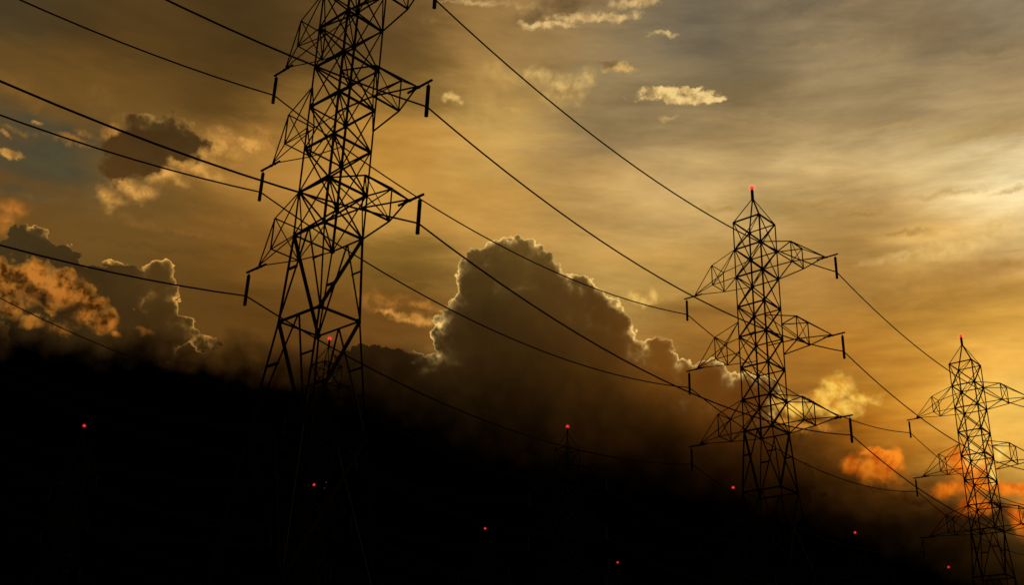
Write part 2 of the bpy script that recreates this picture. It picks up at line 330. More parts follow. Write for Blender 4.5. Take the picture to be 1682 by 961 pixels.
GROUPS = [[('soft', ([(-27.78, 30.13, 1.7, 0.97), (-26.61, 29.71, 1.15, 0.54)], (128, 90, 40), (108, 78, 34), 1.3, 0.51, 0.8)),
  ('soft', ([(-23.69, 30.55, 1.81, 0.94), (-22.59, 29.92, 0.92, 0.84)], (126, 90, 40), (106, 76, 34), 1.3, 0.51, 0.75)),
  ('soft',
   ([(-26.76, 29.1, 0.74, 0.33), (-25.03, 27.62, 2.6, 0.72), (-24.05, 26.67, 2.04, 0.62), (-26.55, 25.82, 1.39, 0.49)], (76, 72, 52), (66, 62, 44), 1.3, 0.51, 0.75)),
  ('soft', ([(-25.29, 25.52, 1.98, 0.39), (-22.98, 26.01, 1.18, 0.57)], (112, 88, 48), (88, 74, 42), 1.3, 0.595, 0.7)),
  ('soft', ([(-27.12, 28.14, 1.12, 0.22)], (160, 114, 54), (120, 90, 42), 1.2800000000000002, 0.595, 0.8)),
  ('soft', ([(-26.39, 24.55, 1.16, 0.88), (-26.76, 23.68, 0.82, 0.69)], (190, 118, 44), (130, 82, 32), 1.1199999999999999, 0.51, 0.85)),
  ('soft', ([(-14.39, 30.43, 1.34, 0.65), (-13.48, 30.08, 0.67, 0.83), (-15.18, 30.67, 0.53, 0.35)], (184, 128, 58), (128, 92, 40), 0.96, 0.595, 0.8)),
  ('soft', ([(-27.28, 27.0, 0.78, 0.25)], (205, 150, 72), (150, 100, 44), 0.6400000000000001, 0.51, 0.95)),
  ('soft', ([(-27.69, 27.8, 0.44, 0.16), (-26.37, 28.76, 0.4, 0.19)], (186, 134, 66), (140, 98, 46), 0.8, 0.51, 0.85)),
  ('soft', ([(-24.42, 28.29, 1.41, 0.33), (-23.91, 28.75, 0.89, 0.25)], (180, 122, 52), (130, 88, 38), 1.1199999999999999, 0.51, 0.85)),
  ('soft', ([(-18.35, 26.41, 2.18, 0.64), (-20.37, 25.32, 3.02, 0.35)], (132, 94, 42), (112, 80, 34), 1.3, 0.595, 0.6)),
  ('soft', ([(-17.14, 25.01, 5.3, 0.29), (-15.67, 25.9, 3.19, 0.3)], (146, 100, 42), (120, 82, 32), 1.3, 0.51, 0.6)),
  ('soft', ([(-19.5, 24.04, 6.63, 0.26)], (96, 70, 30), (86, 60, 26), 1.3, 0.425, 0.5)),
  ('soft',
   ([(-16.82, 29.58, 1.76, 1.17), (-17.9, 28.38, 1.91, 0.76), (-19.35, 27.47, 1.93, 0.69), (-21.12, 26.73, 1.94, 0.69), (-22.01, 26.2, 1.01, 0.74),
     (-15.68, 30.0, 1.32, 0.41)],
    (240, 176, 84), (176, 122, 56), 1.2000000000000002, 0.595, 0.97)),
  ('soft', ([(-22.59, 29.18, 0.67, 0.73), (-21.25, 29.96, 0.44, 0.4)], (196, 136, 62), (140, 94, 42), 0.96, 0.595, 0.8)),
  ('cumulus',
   ([(-19.89, 29.4, 2.58, 1.14), (-21.15, 28.44, 1.9, 1.31), (-21.87, 27.47, 1.15, 0.85)],
    [(-20.11, 29.68, (50, 36, 18)), (-21.12, 28.3, (62, 43, 20)), (-21.71, 27.3, (100, 68, 28)), (-18.55, 29.23, (66, 47, 22)), (-19.22, 28.45, (92, 64, 28))],
    (232, 178, 92), 0.1, [(-20.98, 29.96, 1.87, 0.45), (-19.06, 30.18, 1.44, 0.57)], 0.45, 0.3)),
  ('cumulus',
   ([(-25.43, 22.92, 1.27, 1.06), (-26.1, 22.09, 1.63, 1.27), (-23.49, 22.76, 0.85, 0.9), (-22.08, 21.69, 1.66, 1.14), (-20.34, 21.99, 1.65, 1.27),
     (-19.08, 22.64, 1.08, 1.05), (-18.64, 21.36, 1.07, 1.4), (-17.59, 20.23, 1.26, 0.94), (-16.3, 19.89, 0.79, 0.53), (-21.67, 19.61, 4.54, 1.88)],
    [(-25.41, 23.45, (68, 53, 27)), (-22.56, 22.55, (58, 42, 18)), (-20.11, 22.38, (76, 54, 23)), (-18.67, 22.91, (86, 60, 24)), (-18.9, 20.78, (56, 37, 13)),
     (-21.92, 20.89, (48, 34, 14)), (-16.66, 20.2, (58, 36, 12))],
    (240, 176, 84), 0.085, [(-18.67, 22.91, 1.51, 2.04), (-17.0, 20.76, 1.51, 1.76), (-24.82, 24.1, 0.96, 0.61), (-23.11, 23.77, 0.86, 0.45), (-21.5, 23.24, 1.29, 0.34)],
    0.6)),
  ('soft',
   ([(-26.05, 21.52, 1.35, 0.83), (-24.43, 21.67, 1.5, 0.9), (-23.15, 21.41, 1.24, 0.9), (-22.15, 20.85, 1.2, 0.97), (-21.27, 20.27, 1.03, 0.8),
     (-25.4, 20.26, 1.14, 0.83), (-23.19, 19.65, 1.17, 0.45)],
    (150, 92, 32), (70, 42, 15), 1.3, 0.51, 0.8)),
  ('cumulus',
   ([(-26.12, 21.56, 1.35, 0.83), (-24.69, 21.79, 1.27, 0.78), (-23.54, 21.6, 1.01, 0.79), (-22.64, 21.24, 0.97, 0.85), (-21.88, 20.69, 0.97, 0.85),
     (-21.07, 20.15, 0.8, 0.69), (-20.37, 19.76, 0.4, 0.29), (-25.46, 20.14, 0.86, 0.77), (-25.96, 20.87, 0.75, 0.83), (-23.24, 19.5, 1.11, 0.39),
     (-24.43, 19.69, 0.93, 0.5), (-23.85, 20.99, 1.67, 0.84)],
    [(-25.85, 21.62, (150, 90, 29)), (-24.45, 21.75, (154, 93, 30)), (-22.55, 21.08, (148, 88, 27)), (-21.21, 20.28, (132, 76, 22)), (-25.34, 19.99, (120, 72, 24)),
     (-23.38, 19.47, (100, 58, 18))],
    (208, 138, 52), 0.12, [(-23.52, 21.49, 3.93, 2.53)], 0.5, 0.4, 1.6)),
  ('soft', ([(-24.12, 20.79, 1.33, 0.53), (-23.01, 20.47, 0.95, 0.48), (-25.32, 21.03, 0.49, 0.36)], (56, 36, 14), (36, 22, 9), 1.1199999999999999, 0.3825, 0.95)),
  ('soft', ([(-19.12, 19.98, 0.59, 0.23)], (150, 90, 34), (110, 66, 24), 0.96, 0.34, 0.8))],
 [('soft', ([(6.86, 23.45, 1.66, 0.43), (7.76, 23.59, 0.6, 0.52)], (236, 190, 98), (190, 146, 72), 0.8800000000000001, 0.51, 0.92)),
  ('soft', ([(7.34, 22.59, 1.65, 0.37)], (178, 134, 68), (150, 112, 56), 1.2800000000000002, 0.425, 0.6)),
  ('soft', ([(-6.71, 23.01, 2.12, 0.67), (-5.03, 22.88, 1.46, 0.43)], (182, 120, 48), (118, 78, 30), 1.1199999999999999, 0.595, 0.85)),
  ('soft', ([(-4.97, 22.08, 1.78, 0.37), (-6.65, 22.31, 1.45, 0.25)], (220, 154, 68), (170, 112, 46), 0.96, 0.425, 0.9)),
  ('soft', ([(-6.48, 24.17, 2.14, 0.25), (-5.1, 23.81, 1.47, 0.18)], (104, 74, 30), (94, 66, 26), 1.1199999999999999, 0.34, 0.6)),
  ('soft', ([(17.16, 27.69, 0.03, 0.03)], (200, 150, 80), (200, 150, 80), 0.8, 0.085, 0.0)),
  ('soft', ([(16.51, 27.66, 2.59, 0.3), (11.53, 27.8, 2.02, 0.3)], (172, 132, 66), (166, 126, 62), 1.3, 0.425, 0.7)),
  ('soft', ([(20.77, 23.33, 7.75, 1.05), (26.1, 23.55, 3.9, 0.67)], (168, 122, 54), (154, 110, 48), 1.2800000000000002, 0.2975, 0.8)),
  ('soft', ([(23.68, 24.89, 4.08, 0.63), (25.95, 25.35, 1.99, 0.78), (21.53, 24.6, 3.29, 0.35)], (238, 198, 122), (210, 166, 94), 1.2800000000000002, 0.425, 0.85)),
  ('soft', ([(21.08, 25.88, 3.04, 0.26), (19.33, 26.97, 1.88, 0.23)], (168, 126, 60), (160, 118, 54), 1.3, 0.425, 0.8)),
  ('soft', ([(23.74, 27.41, 3.28, 0.26), (26.53, 27.09, 1.71, 0.25)], (190, 152, 86), (184, 146, 80), 1.3, 0.425, 0.75)),
  ('soft', ([(11.86, 15.24, 6.98, 2.81), (14.66, 16.35, 3.01, 1.77)], (70, 39, 10), (48, 26, 6), 1.3, 0.3825, 0.95)),
  ('cumulus',
   ([(9.36, 14.08, 6.42, 2.67), (1.29, 24.65, 1.63, 1.3), (-0.25, 24.98, 1.98, 1.48), (0.64, 25.81, 1.1, 0.74), (-1.88, 24.11, 1.42, 1.67), (-1.52, 22.39, 1.94, 2.34),
     (-2.22, 21.65, 1.19, 1.54), (2.0, 23.49, 2.42, 1.54), (3.62, 23.21, 1.88, 1.42), (4.86, 22.6, 1.46, 1.29), (5.69, 21.83, 0.99, 1.29), (4.04, 20.13, 3.47, 2.64),
     (8.12, 20.37, 1.13, 1.16), (10.15, 18.82, 2.28, 1.51), (12.17, 18.16, 2.43, 1.44), (14.42, 17.25, 0.79, 1.3), (0.72, 21.3, 4.96, 3.08), (2.11, 18.56, 9.64, 2.63),
     (-6.4, 19.53, 3.55, 1.1), (9.45, 16.77, 4.69, 1.5), (0.54, 16.99, 12.63, 2.74)],
    [(0.22, 25.92, (100, 74, 31)), (-2.11, 24.59, (76, 54, 22)), (-1.34, 22.77, (44, 29, 9)), (-2.92, 21.15, (50, 32, 12)), (3.01, 23.2, (88, 59, 23)),
     (2.06, 20.71, (46, 28, 7)), (5.35, 20.75, (76, 48, 15)), (8.13, 20.74, (126, 76, 20)), (11.72, 18.54, (104, 58, 13)), (0.48, 18.82, (44, 27, 8)),
     (5.35, 18.3, (54, 31, 7)), (-6.45, 20.01, (46, 29, 10)), (14.4, 16.95, (96, 56, 14)), (13.66, 14.91, (46, 25, 6)), (16.83, 15.53, (100, 57, 12)),
     (15.97, 13.96, (50, 27, 6)), (8.47, 15.28, (34, 19, 5))],
    (255, 208, 120), 0.085, [(0.63, 24.08, 5.4, 3.7), (6.34, 21.37, 3.93, 3.68), (-3.49, 22.36, 2.33, 3.69), (11.76, 19.44, 5.03, 2.41)], 0.44)),
  ('soft',
   ([(17.02, 18.7, 1.08, 0.88), (16.16, 18.15, 1.51, 0.83), (18.18, 18.24, 1.06, 0.5), (14.77, 17.92, 1.64, 0.77), (17.17, 17.66, 1.19, 0.76)], (255, 204, 88),
    (212, 138, 36), 0.8, 0.51, 0.96)),
  ('soft', ([(15.6, 16.82, 1.92, 0.41), (14.42, 17.25, 1.22, 0.41)], (228, 152, 54), (180, 110, 32), 1.1199999999999999, 0.51, 0.75)),
  ('soft', ([(24.3, 15.23, 2.94, 2.49), (23.6, 18.12, 1.94, 1.69)], (255, 196, 84), (240, 170, 62), 1.3, 0.2975, 0.45)),
  ('soft',
   ([(18.64, 14.55, 1.54, 1.03), (19.55, 15.06, 0.8, 1.03), (17.51, 14.84, 0.99, 0.81), (18.73, 15.53, 1.04, 0.46)], (255, 142, 32), (206, 86, 10), 0.672, 0.3825, 0.95)),
  ('soft', ([(18.26, 13.65, 2.0, 0.34), (19.93, 13.38, 1.12, 0.39)], (96, 50, 13), (66, 34, 9), 1.2800000000000002, 0.425, 0.85)),
  ('soft',
   ([(22.91, 14.63, 1.36, 1.28), (22.99, 13.59, 1.72, 0.77), (24.58, 13.46, 1.31, 0.55), (21.77, 13.63, 1.09, 0.56), (22.86, 12.59, 1.18, 0.66),
     (24.82, 12.16, 0.62, 1.19)],
    (255, 134, 26), (204, 82, 9), 0.8, 0.357, 0.95)),
  ('soft', ([(23.19, 15.09, 0.65, 1.12), (24.24, 15.18, 0.43, 0.66), (23.83, 14.2, 0.37, 0.94)], (255, 226, 120), (255, 180, 64), 1.1199999999999999, 0.425, 0.95)),
  ('soft', ([(24.21, 12.68, 1.05, 0.33), (21.51, 12.66, 1.36, 0.5), (20.19, 13.17, 1.67, 0.39)], (84, 42, 10), (54, 28, 7), 1.1199999999999999, 0.425, 0.9)),
  ('soft', ([(7.66, 18.42, 0.64, 0.33)], (100, 52, 12), (80, 42, 10), 1.1199999999999999, 0.255, 0.7))],
 [('soft', ([(22.75, 29.06, 6.72, 0.68), (18.92, 28.99, 3.52, 0.64), (25.93, 27.93, 2.61, 0.5)], (236, 204, 138), (214, 178, 112), 1.3, 0.425, 0.85)),
  ('soft', ([(25.09, 30.19, 4.19, 0.25), (21.76, 31.03, 2.52, 0.17)], (192, 156, 94), (184, 148, 88), 1.3, 0.425, 0.7)),
  ('soft', ([(24.31, 35.05, 6.32, 0.66), (27.26, 33.73, 3.29, 0.38)], (128, 106, 74), (120, 100, 70), 1.3, 0.425, 0.75)),
  ('soft', ([(13.98, 33.82, 3.48, 0.53), (5.74, 32.24, 5.36, 0.66)], (132, 110, 70), (126, 104, 66), 1.3, 0.425, 0.6)),
  ('soft', ([(20.21, 34.23, 4.62, 0.4), (18.3, 35.35, 3.4, 0.23)], (168, 142, 96), (158, 132, 88), 1.3, 0.425, 0.6)),
  ('soft', ([(16.41, 37.24, 7.72, 0.51)], (102, 92, 74), (94, 86, 70), 1.3, 0.34, 0.7)),
  ('soft', ([(-3.92, 33.38, 0.69, 0.42)], (232, 190, 114), (190, 146, 78), 0.7200000000000001, 0.595, 0.95)),
  ('soft', ([(-5.91, 37.1, 0.97, 0.46)], (136, 104, 56), (104, 78, 40), 0.96, 0.51, 0.8)),
  ('soft', ([(2.82, 34.2, 2.2, 1.02), (3.99, 34.56, 1.03, 1.07), (0.97, 34.53, 2.36, 0.6)], (226, 186, 110), (160, 128, 72), 1.1199999999999999, 0.595, 0.8)),
  ('soft', ([(1.88, 35.03, 2.14, 0.33)], (142, 112, 62), (126, 98, 54), 1.1199999999999999, 0.51, 0.7)),
  ('soft', ([(2.83, 33.9, 2.12, 0.27)], (160, 128, 72), (148, 116, 64), 1.1199999999999999, 0.51, 0.6)),
  ('soft', ([(-1.86, 32.58, 1.66, 2.86), (-0.85, 34.12, 1.47, 1.02)], (206, 164, 90), (188, 146, 74), 1.3, 0.34, 0.55)),
  ('soft', ([(-1.45, 35.0, 1.03, 0.65), (-0.5, 34.49, 0.74, 0.3)], (198, 156, 86), (170, 132, 72), 1.2800000000000002, 0.595, 0.7)),
  ('soft', ([(6.19, 35.01, 1.39, 0.27)], (216, 174, 100), (160, 124, 68), 0.8, 0.51, 0.9)),
  ('soft', ([(5.39, 35.26, 0.81, 0.21)], (138, 106, 58), (120, 92, 52), 0.8, 0.425, 0.8)),
  ('soft',
   ([(9.35, 33.47, 2.93, 0.27), (8.64, 33.8, 1.8, 0.33), (11.12, 33.26, 1.7, 0.24), (10.26, 33.79, 1.0, 0.21)], (244, 208, 134), (170, 134, 76), 0.5599999999999999,
    0.595, 0.97)),
  ('soft', ([(8.54, 36.55, 1.11, 0.17)], (222, 188, 124), (188, 156, 98), 0.8, 0.51, 0.85)),
  ('soft', ([(8.92, 32.51, 0.99, 0.18)], (198, 162, 100), (180, 146, 90), 0.96, 0.425, 0.75)),
  ('soft', ([(-0.24, 32.91, 1.09, 0.18)], (208, 164, 92), (190, 150, 84), 0.96, 0.425, 0.75)),
  ('soft', ([(2.74, 37.97, 3.18, 0.7), (0.86, 37.6, 2.27, 0.47)], (118, 92, 55), (94, 74, 45), 0.96, 0.51, 0.88)),
  ('soft', ([(4.45, 37.5, 3.76, 0.32), (6.98, 38.09, 1.88, 0.38), (1.63, 37.09, 2.41, 0.26)], (230, 192, 124), (180, 146, 90), 0.8, 0.51, 0.92)),
  ('soft', ([(-2.59, 38.06, 3.79, 0.2)], (204, 168, 108), (170, 136, 84), 0.96, 0.425, 0.85))]]
def finish(sky):
    bg = NT.nodes.new('ShaderNodeBackground')
    NT.links.new(vop('SCALE', sky, scale=LIGHT).s, bg.inputs['Color'])
    bg.inputs['Strength'].default_value = 1.0
    return bg
outs = []
for grp in GROUPS:
    g = VEILSKY
    for kind, args in grp:
        g = (soft_cloud if kind == 'soft' else cumulus)(g, *args)
    outs.append(finish(g))
def choose(cond, a, b):
    n = NT.nodes.new('ShaderNodeMixShader'); put(n.inputs[0], cond)
    NT.links.new(a.outputs[0], n.inputs[1]); NT.links.new(b.outputs[0], n.inputs[2])
    return n
bank = NT.nodes.new('ShaderNodeBackground'); bank.inputs['Color'].default_value = (0, 0, 0, 1)
# the parts of the sky are disjoint, so each direction evaluates only its own clouds
sh = choose(op('GREATER_THAN', EL, 29.66), outs[1], outs[2])
sh = choose(op('LESS_THAN', AZ, -11.63), sh, outs[0])
sh = choose(op('LESS_THAN', LIGHT, 0.0008), sh, bank)
wo = NT.nodes.new('ShaderNodeOutputWorld')
NT.links.new(sh.outputs[0], wo.inputs['Surface'])
W.cycles.sampling_method = 'MANUAL'
W.cycles.sample_map_resolution = 256

# ------------------------------------------------------------------ materials
def material(name, base, rough=0.6, metal=0.0, var=0.3, scale=8.0, bump=0.0):
    m = bpy.data.materials.new(name); m.use_nodes = True
    nt = m.node_tree; b = nt.nodes['Principled BSDF']
    t = nt.nodes.new('ShaderNodeTexCoord')
    n = nt.nodes.new('ShaderNodeTexNoise'); n.inputs['Scale'].default_value = scale; n.inputs['Detail'].default_value = 5
    nt.links.new(t.outputs['Object'], n.inputs['Vector'])
    r = nt.nodes.new('ShaderNodeValToRGB')
    r.color_ramp.elements[0].position, r.color_ramp.elements[1].position = 0.3, 0.72
    r.color_ramp.elements[0].color = (*[c * (1 - var) for c in base], 1)
    r.color_ramp.elements[1].color = (*[min(1, c * (1 + var)) for c in base], 1)
    nt.links.new(n.outputs[0], r.inputs[0]); nt.links.new(r.outputs[0], b.inputs['Base Color'])
    b.inputs['Specular IOR Level'].default_value = 0.15
    b.inputs['Roughness'].default_value = rough; b.inputs['Metallic'].default_value = metal
    if bump:
        bp = nt.nodes.new('ShaderNodeBump'); bp.inputs['Strength'].default_value = bump
        nt.links.new(n.outputs[0], bp.inputs['Height']); nt.links.new(bp.outputs[0], b.inputs['Normal'])
    return m
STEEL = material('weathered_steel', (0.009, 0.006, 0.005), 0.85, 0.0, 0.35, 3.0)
INSUL = material('brown_porcelain', (0.02, 0.012, 0.009), 0.5, 0.0, 0.2, 12.0)
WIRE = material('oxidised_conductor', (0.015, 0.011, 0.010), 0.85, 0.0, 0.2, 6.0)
CONC = material('footing_concrete', (0.28, 0.27, 0.25), 0.9, 0.0, 0.2, 5.0, 0.2)
SOIL = material('dark_field', (0.06, 0.055, 0.03), 0.95, 0.0, 0.4, 0.15, 0.4)
def lamp_mat(name, col, strength, alpha):
    m = bpy.data.materials.new(name); m.use_nodes = True
    nt = m.node_tree; nt.nodes.clear()
    e = nt.nodes.new('ShaderNodeEmission'); e.inputs[0].default_value = (*col, 1)
    g = nt.nodes.new('ShaderNodeNewGeometry')                # uneven brightness, by noise over position
    n = nt.nodes.new('ShaderNodeTexNoise'); n.inputs['Scale'].default_value = 9
    mr = nt.nodes.new('ShaderNodeMath'); mr.operation = 'MULTIPLY_ADD'
    mr.inputs[1].default_value = 0.3 * strength; mr.inputs[2].default_value = 0.85 * strength
    nt.links.new(g.outputs['Position'], n.inputs['Vector'])
    nt.links.new(n.outputs[0], mr.inputs[0]); nt.links.new(mr.outputs[0], e.inputs[1])
    t = nt.nodes.new('ShaderNodeBsdfTransparent'); t.inputs[0].default_value = (1.0, 0.75, 0.68, 1)
    x = nt.nodes.new('ShaderNodeMixShader'); x.inputs[0].default_value = alpha
    o = nt.nodes.new('ShaderNodeOutputMaterial')
    nt.links.new(t.outputs[0], x.inputs[1]); nt.links.new(e.outputs[0], x.inputs[2]); nt.links.new(x.outputs[0], o.inputs[0])
    return m
BULB = lamp_mat('red_bulb_glow', (1.0, 0.045, 0.055), 1.0, 1.0)
DIM = lamp_mat('dim_red_bulb', (0.35, 0.05, 0.07), 0.5, 1.0)
def glow_mat(name, col, strength):                           # glowing volume added round the bulb to imitate camera bloom
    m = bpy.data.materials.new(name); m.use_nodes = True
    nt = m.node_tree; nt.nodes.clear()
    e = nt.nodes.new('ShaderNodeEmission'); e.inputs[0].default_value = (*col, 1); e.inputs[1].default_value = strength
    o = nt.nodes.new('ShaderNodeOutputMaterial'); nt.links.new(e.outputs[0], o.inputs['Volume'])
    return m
BLOOM = glow_mat('red_lamp_glow', (1.0, 0.02, 0.03), 0.42)

# ------------------------------------------------------------------ mesh helpers
def link(name, bm, m, parent=None, smooth=False):
    me = bpy.data.meshes.new(name); bm.to_mesh(me); bm.free()
    me.materials.append(m)
    if smooth:
        for p_ in me.polygons: p_.use_smooth = True
    o = bpy.data.objects.new(name, me); COL.objects.link(o)
    if parent: o.parent = parent
    return o
def frame(a, b):
    z = (b - a).normalized()
    x = z.cross(Vector((0, 0, 1)))
    if x.length < 1e-3: x = Vector((1, 0, 0))
    x.normalize()
    return x, z.cross(x), z
def angle_bar(bm, a, b, w, flip=1):                          # rolled steel angle: an L-shaped section
    a, b = Vector(a), Vector(b)
    x, y, z = frame(a, b)
    t = max(0.012, w * 0.22)
    h = w / 2
    prof = [(-h, -h), (h, -h), (h, -h + t), (-h + t, -h + t), (-h + t, h), (-h, h)]
    r1 = [bm.verts.new(a + x * (p_[0] * flip) + y * p_[1]) for p_ in prof]
    r2 = [bm.verts.new(b + x * (p_[0] * flip) + y * p_[1]) for p_ in prof]
    for i in range(6):
        j = (i + 1) % 6
        bm.faces.new((r1[i], r1[j], r2[j], r2[i]))
    for r in (r1, r2[::-1]):
        bm.faces.new((r[0], r[3], r[2], r[1])); bm.faces.new((r[0], r[5], r[4], r[3]))
    return bm
def tube(bm, pts, r, n=8, caps=True):
    rings = []
    for i, p_ in enumerate(pts):
        a, b = pts[max(0, i - 1)], pts[min(len(pts) - 1, i + 1)]
        x, y, z = frame(Vector(a), Vector(b))
        rings.append([bm.verts.new(Vector(p_) + (x * math.cos(6.28318 * k / n) + y * math.sin(6.28318 * k / n)) * r) for k in range(n)])
    for a, b in zip(rings, rings[1:]):
        for k in range(n):
            bm.faces.new((a[k], a[(k + 1) % n], b[(k + 1) % n], b[k]))
    if caps:
        bm.faces.new(rings[0][::-1]); bm.faces.new(rings[-1])
def lathe(bm, prof, n=12, at=(0, 0, 0)):
    at = Vector(at)
    rings = [[bm.verts.new(at + Vector((r * math.cos(6.28318 * k / n), r * math.sin(6.28318 * k / n), z))) for k in range(n)] for r, z in prof]
    for a, b in zip(rings, rings[1:]):
        for k in range(n):
            bm.faces.new((a[k], a[(k + 1) % n], b[(k + 1) % n], b[k]))
    bm.faces.new(rings[0][::-1]); bm.faces.new(rings[-1])
def plate(bm, c, u, v, t):
    c, u, v = Vector(c), Vector(u), Vector(v)
    n = u.cross(v).normalized() * t
    vs = [bm.verts.new(c + u * a + v * b + n * s) for s in (-1, 1) for a, b in ((-1, -.5), (-.5, -1), (.5, -1), (1, -.5), (1, .5), (.5, 1), (-.5, 1), (-1, .5))]
    bm.faces.new(vs[7::-1]); bm.faces.new(vs[8:])
    for i in range(8):
        bm.faces.new((vs[i], vs[(i + 1) % 8], vs[8 + (i + 1) % 8], vs[8 + i]))

# ------------------------------------------------------------------ pylon geometry (metres)
Z = {1: 46.53, 2: 43.95, 3: 41.40, 4: 38.66, 5: 36.01, 6: 33.33, 7: 30.63, 8: 28.02, 9: 23.2, 10: 17.0, 11: 9.5}
APEX, TOPZ = 48.97, 50.0
def half(z):
    if z >= 28.02: return 1.248, 1.271 + (46.5 - z) * 0.0011
    if z >= 23.2: return 1.248 + (28.02 - z) * 0.0872, 1.29
    return 1.668 + (23.2 - z) * 0.09, 1.29 + (23.2 - z) * 0.1
CORN = ((-1, -1), (1, -1), (1, 1), (-1, 1))
def node(z, c):
    wx, wy = half(z)
    return Vector((c[0] * wx, c[1] * wy, z))
ARMS = ((Z[3], Z[2]), ((Z[5] + Z[6]) / 2, (Z[4] + Z[5]) / 2), (Z[8], Z[7]))       # bottom and top of each arm at the body
TIP, JOINT, STA = 7.08, 6.2, 3.8
DROP, CLAMP = 2.07, 1.455
W_LEG, W_RING, W_DIA, W_THIN, W_MAIN = 0.105, 0.11, 0.102, 0.064, 0.14

def body_bars():
    """every member of the body: (kind, a, b, width)"""
    out = []
    for k in range(1, 12):
        z = Z[k]
        for i in range(4):
            c, d = CORN[i], CORN[(i + 1) % 4]
            out.append(('horizontal_bar', node(z, c), node(z, d), W_RING if k < 10 else W_MAIN))
        if k <= 8:
            out.append(('plan_brace', node(z, (1, -1)), node(z, (-1, 1)), W_THIN))
    for k in range(1, 8):
        za, zb = Z[k], Z[k + 1]
        L, N, R, F = CORN
        for a, b, w in ((R, N, W_DIA), (N, R, W_THIN), (F, L, W_DIA), (L, F, W_THIN),
                        (L, N, W_DIA), (N, L, W_THIN + .012), (R, F, W_THIN + .012), (F, R, W_DIA)):
            out.append(('diagonal_brace', node(za, a), node(zb, b), w))
    for k in (8, 9, 10):                                     # splayed legs
        za, zb = Z[k], Z[k + 1]
        L, N, R, F = CORN
        out.append(('main_brace', node(za, L), node(zb, F), W_MAIN))
        out.append(('main_brace', node(za, R), node(zb, N), W_MAIN))
        for c, d in ((L, N), (R, F)):
            m = (node(za, c) + node(za, d)) / 2
            for e in (c, d):
                out.append(('knee_brace', m, node(zb, e), W_DIA))
                zt = za + (zb - za) * 0.4
                p1, p2 = node(zt, e), m.lerp(node(zb, e), 0.4)
                out.append(('short_strut', p1, p2, W_RING))
    L, N, R, F = CORN                                        # feet
    for c, d in ((L, N), (N, R), (R, F), (F, L)):
        m = (node(Z[11], c) + node(Z[11], d)) / 2
        out.append(('knee_brace', m, node(0.3, c), W_DIA)); out.append(('knee_brace', m, node(0.3, d), W_DIA))
    for i in range(4):                                       # peak
        out.append(('peak_rafter', node(Z[1], CORN[i]), Vector((0, 0, APEX)), W_DIA if i in (1, 3) else W_THIN + .01))
    return out
def arm_bars(s, zb, zt):
    """members of one arm; s = +1 the arms on the +x side, -1 the same turned half round"""
    wx, wy = half((zb + zt) / 2)
    T = lambda x, y, z: Vector((s * x, s * y, z))
    zs_t, zs_b, ws = zt - 0.62, zb + 0.11, 0.92
    j = T(JOINT, 0, zb + 0.14)
    o = []
    for y in (-1, 1):
        o += [('chord', T(wx, y * wy, zt), T(STA, y * ws, zs_t), .068), ('chord', T(wx, y * wy, zb), T(STA, y * ws, zs_b), .068),
              ('chord', T(STA, y * ws, zs_t), j, .072), ('chord', T(STA, y * ws, zs_b), j, .066),
              ('post', T(STA, y * ws, zs_b), T(STA, y * ws, zs_t), .09),
              ('arm_brace', T(wx, y * wy, zt), T(STA, y * ws, zs_b), .068)]
    o += [('cross_bar', T(STA, -ws, zs_t), T(STA, ws, zs_t), .085), ('cross_bar', T(STA, -ws, zs_b), T(STA, ws, zs_b), .085),
          ('arm_brace', T(STA, -ws, zs_b), T(STA, ws, zs_t), .068), ('arm_brace', T(STA, ws, zs_b), T(STA, -ws, zs_t), .055),
          ('arm_brace', T(wx, wy, zt), T(STA, -ws, zs_t), .068), ('arm_brace', T(wx, wy, zb), T(STA, -ws, zs_b), .068)]
    return o, T
def tip_bar_bm(T, zb):
    bm = bmesh.new()
    a, b = T(5.5, 0, zb + 0.05), T(7.32, 0, zb + 0.06)
    tube(bm, [a, b], 0.065, 8)
    for x in (5.95, 6.3):                                    # collars that clamp the chords
        tube(bm, [T(x, 0, zb + 0.055), T(x + 0.07, 0, zb + 0.055)], 0.09, 10)
    return bm
def insulator_bm(T, zb):
    bm = bmesh.new()
    p0 = T(TIP, 0, zb)
    prof = [(0.018, 0.06), (0.018, -0.10), (0.05, -0.12), (0.06, -0.17)]
    z = -0.19
    while z > -DROP + 0.06:                                  # sheds
        prof += [(0.086, z), (0.11, z - 0.025), (0.107, z - 0.045), (0.086, z - 0.05)]
        z -= 0.085
    prof += [(0.06, -DROP + 0.02), (0.03, -DROP)]
    lathe(bm, prof, 10, p0)
    return bm
def lamp_parts(parent):
    bm = bmesh.new(); lathe(bm, [(0.13, APEX - 0.12), (0.13, TOPZ - 0.24), (0.10, TOPZ - 0.2), (0.10, TOPZ - 0.16)], 12)
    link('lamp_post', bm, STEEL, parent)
    bm = bmesh.new(); bmesh.ops.create_uvsphere(bm, u_segments=14, v_segments=8, radius=0.17, matrix=Matrix.Translation((0, 0, TOPZ)))
    lamp = link('beacon_lamp', bm, BULB, parent, True)
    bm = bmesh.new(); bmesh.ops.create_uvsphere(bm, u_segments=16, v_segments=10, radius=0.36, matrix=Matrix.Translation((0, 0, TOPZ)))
    link('bloom_halo', bm, BLOOM, lamp, True)  # added bloom shell round the lamp, not a solid part of it
def thing(name, label, cat, loc, group=None):
    o = bpy.data.objects.new(name, None); COL.objects.link(o)
    o.empty_display_size = 2.0
    o.location = loc; o['label'] = label; o['category'] = cat
    if group: o['group'] = group
    return o
def footings(parent):
    for c in CORN:
        p_ = node(0.0, c); bm = bmesh.new()
        lathe(bm, [(0.55, -0.6), (0.55, 0.28), (0.5, 0.33)], 12, p_)
        link('footing', bm, CONC, parent)
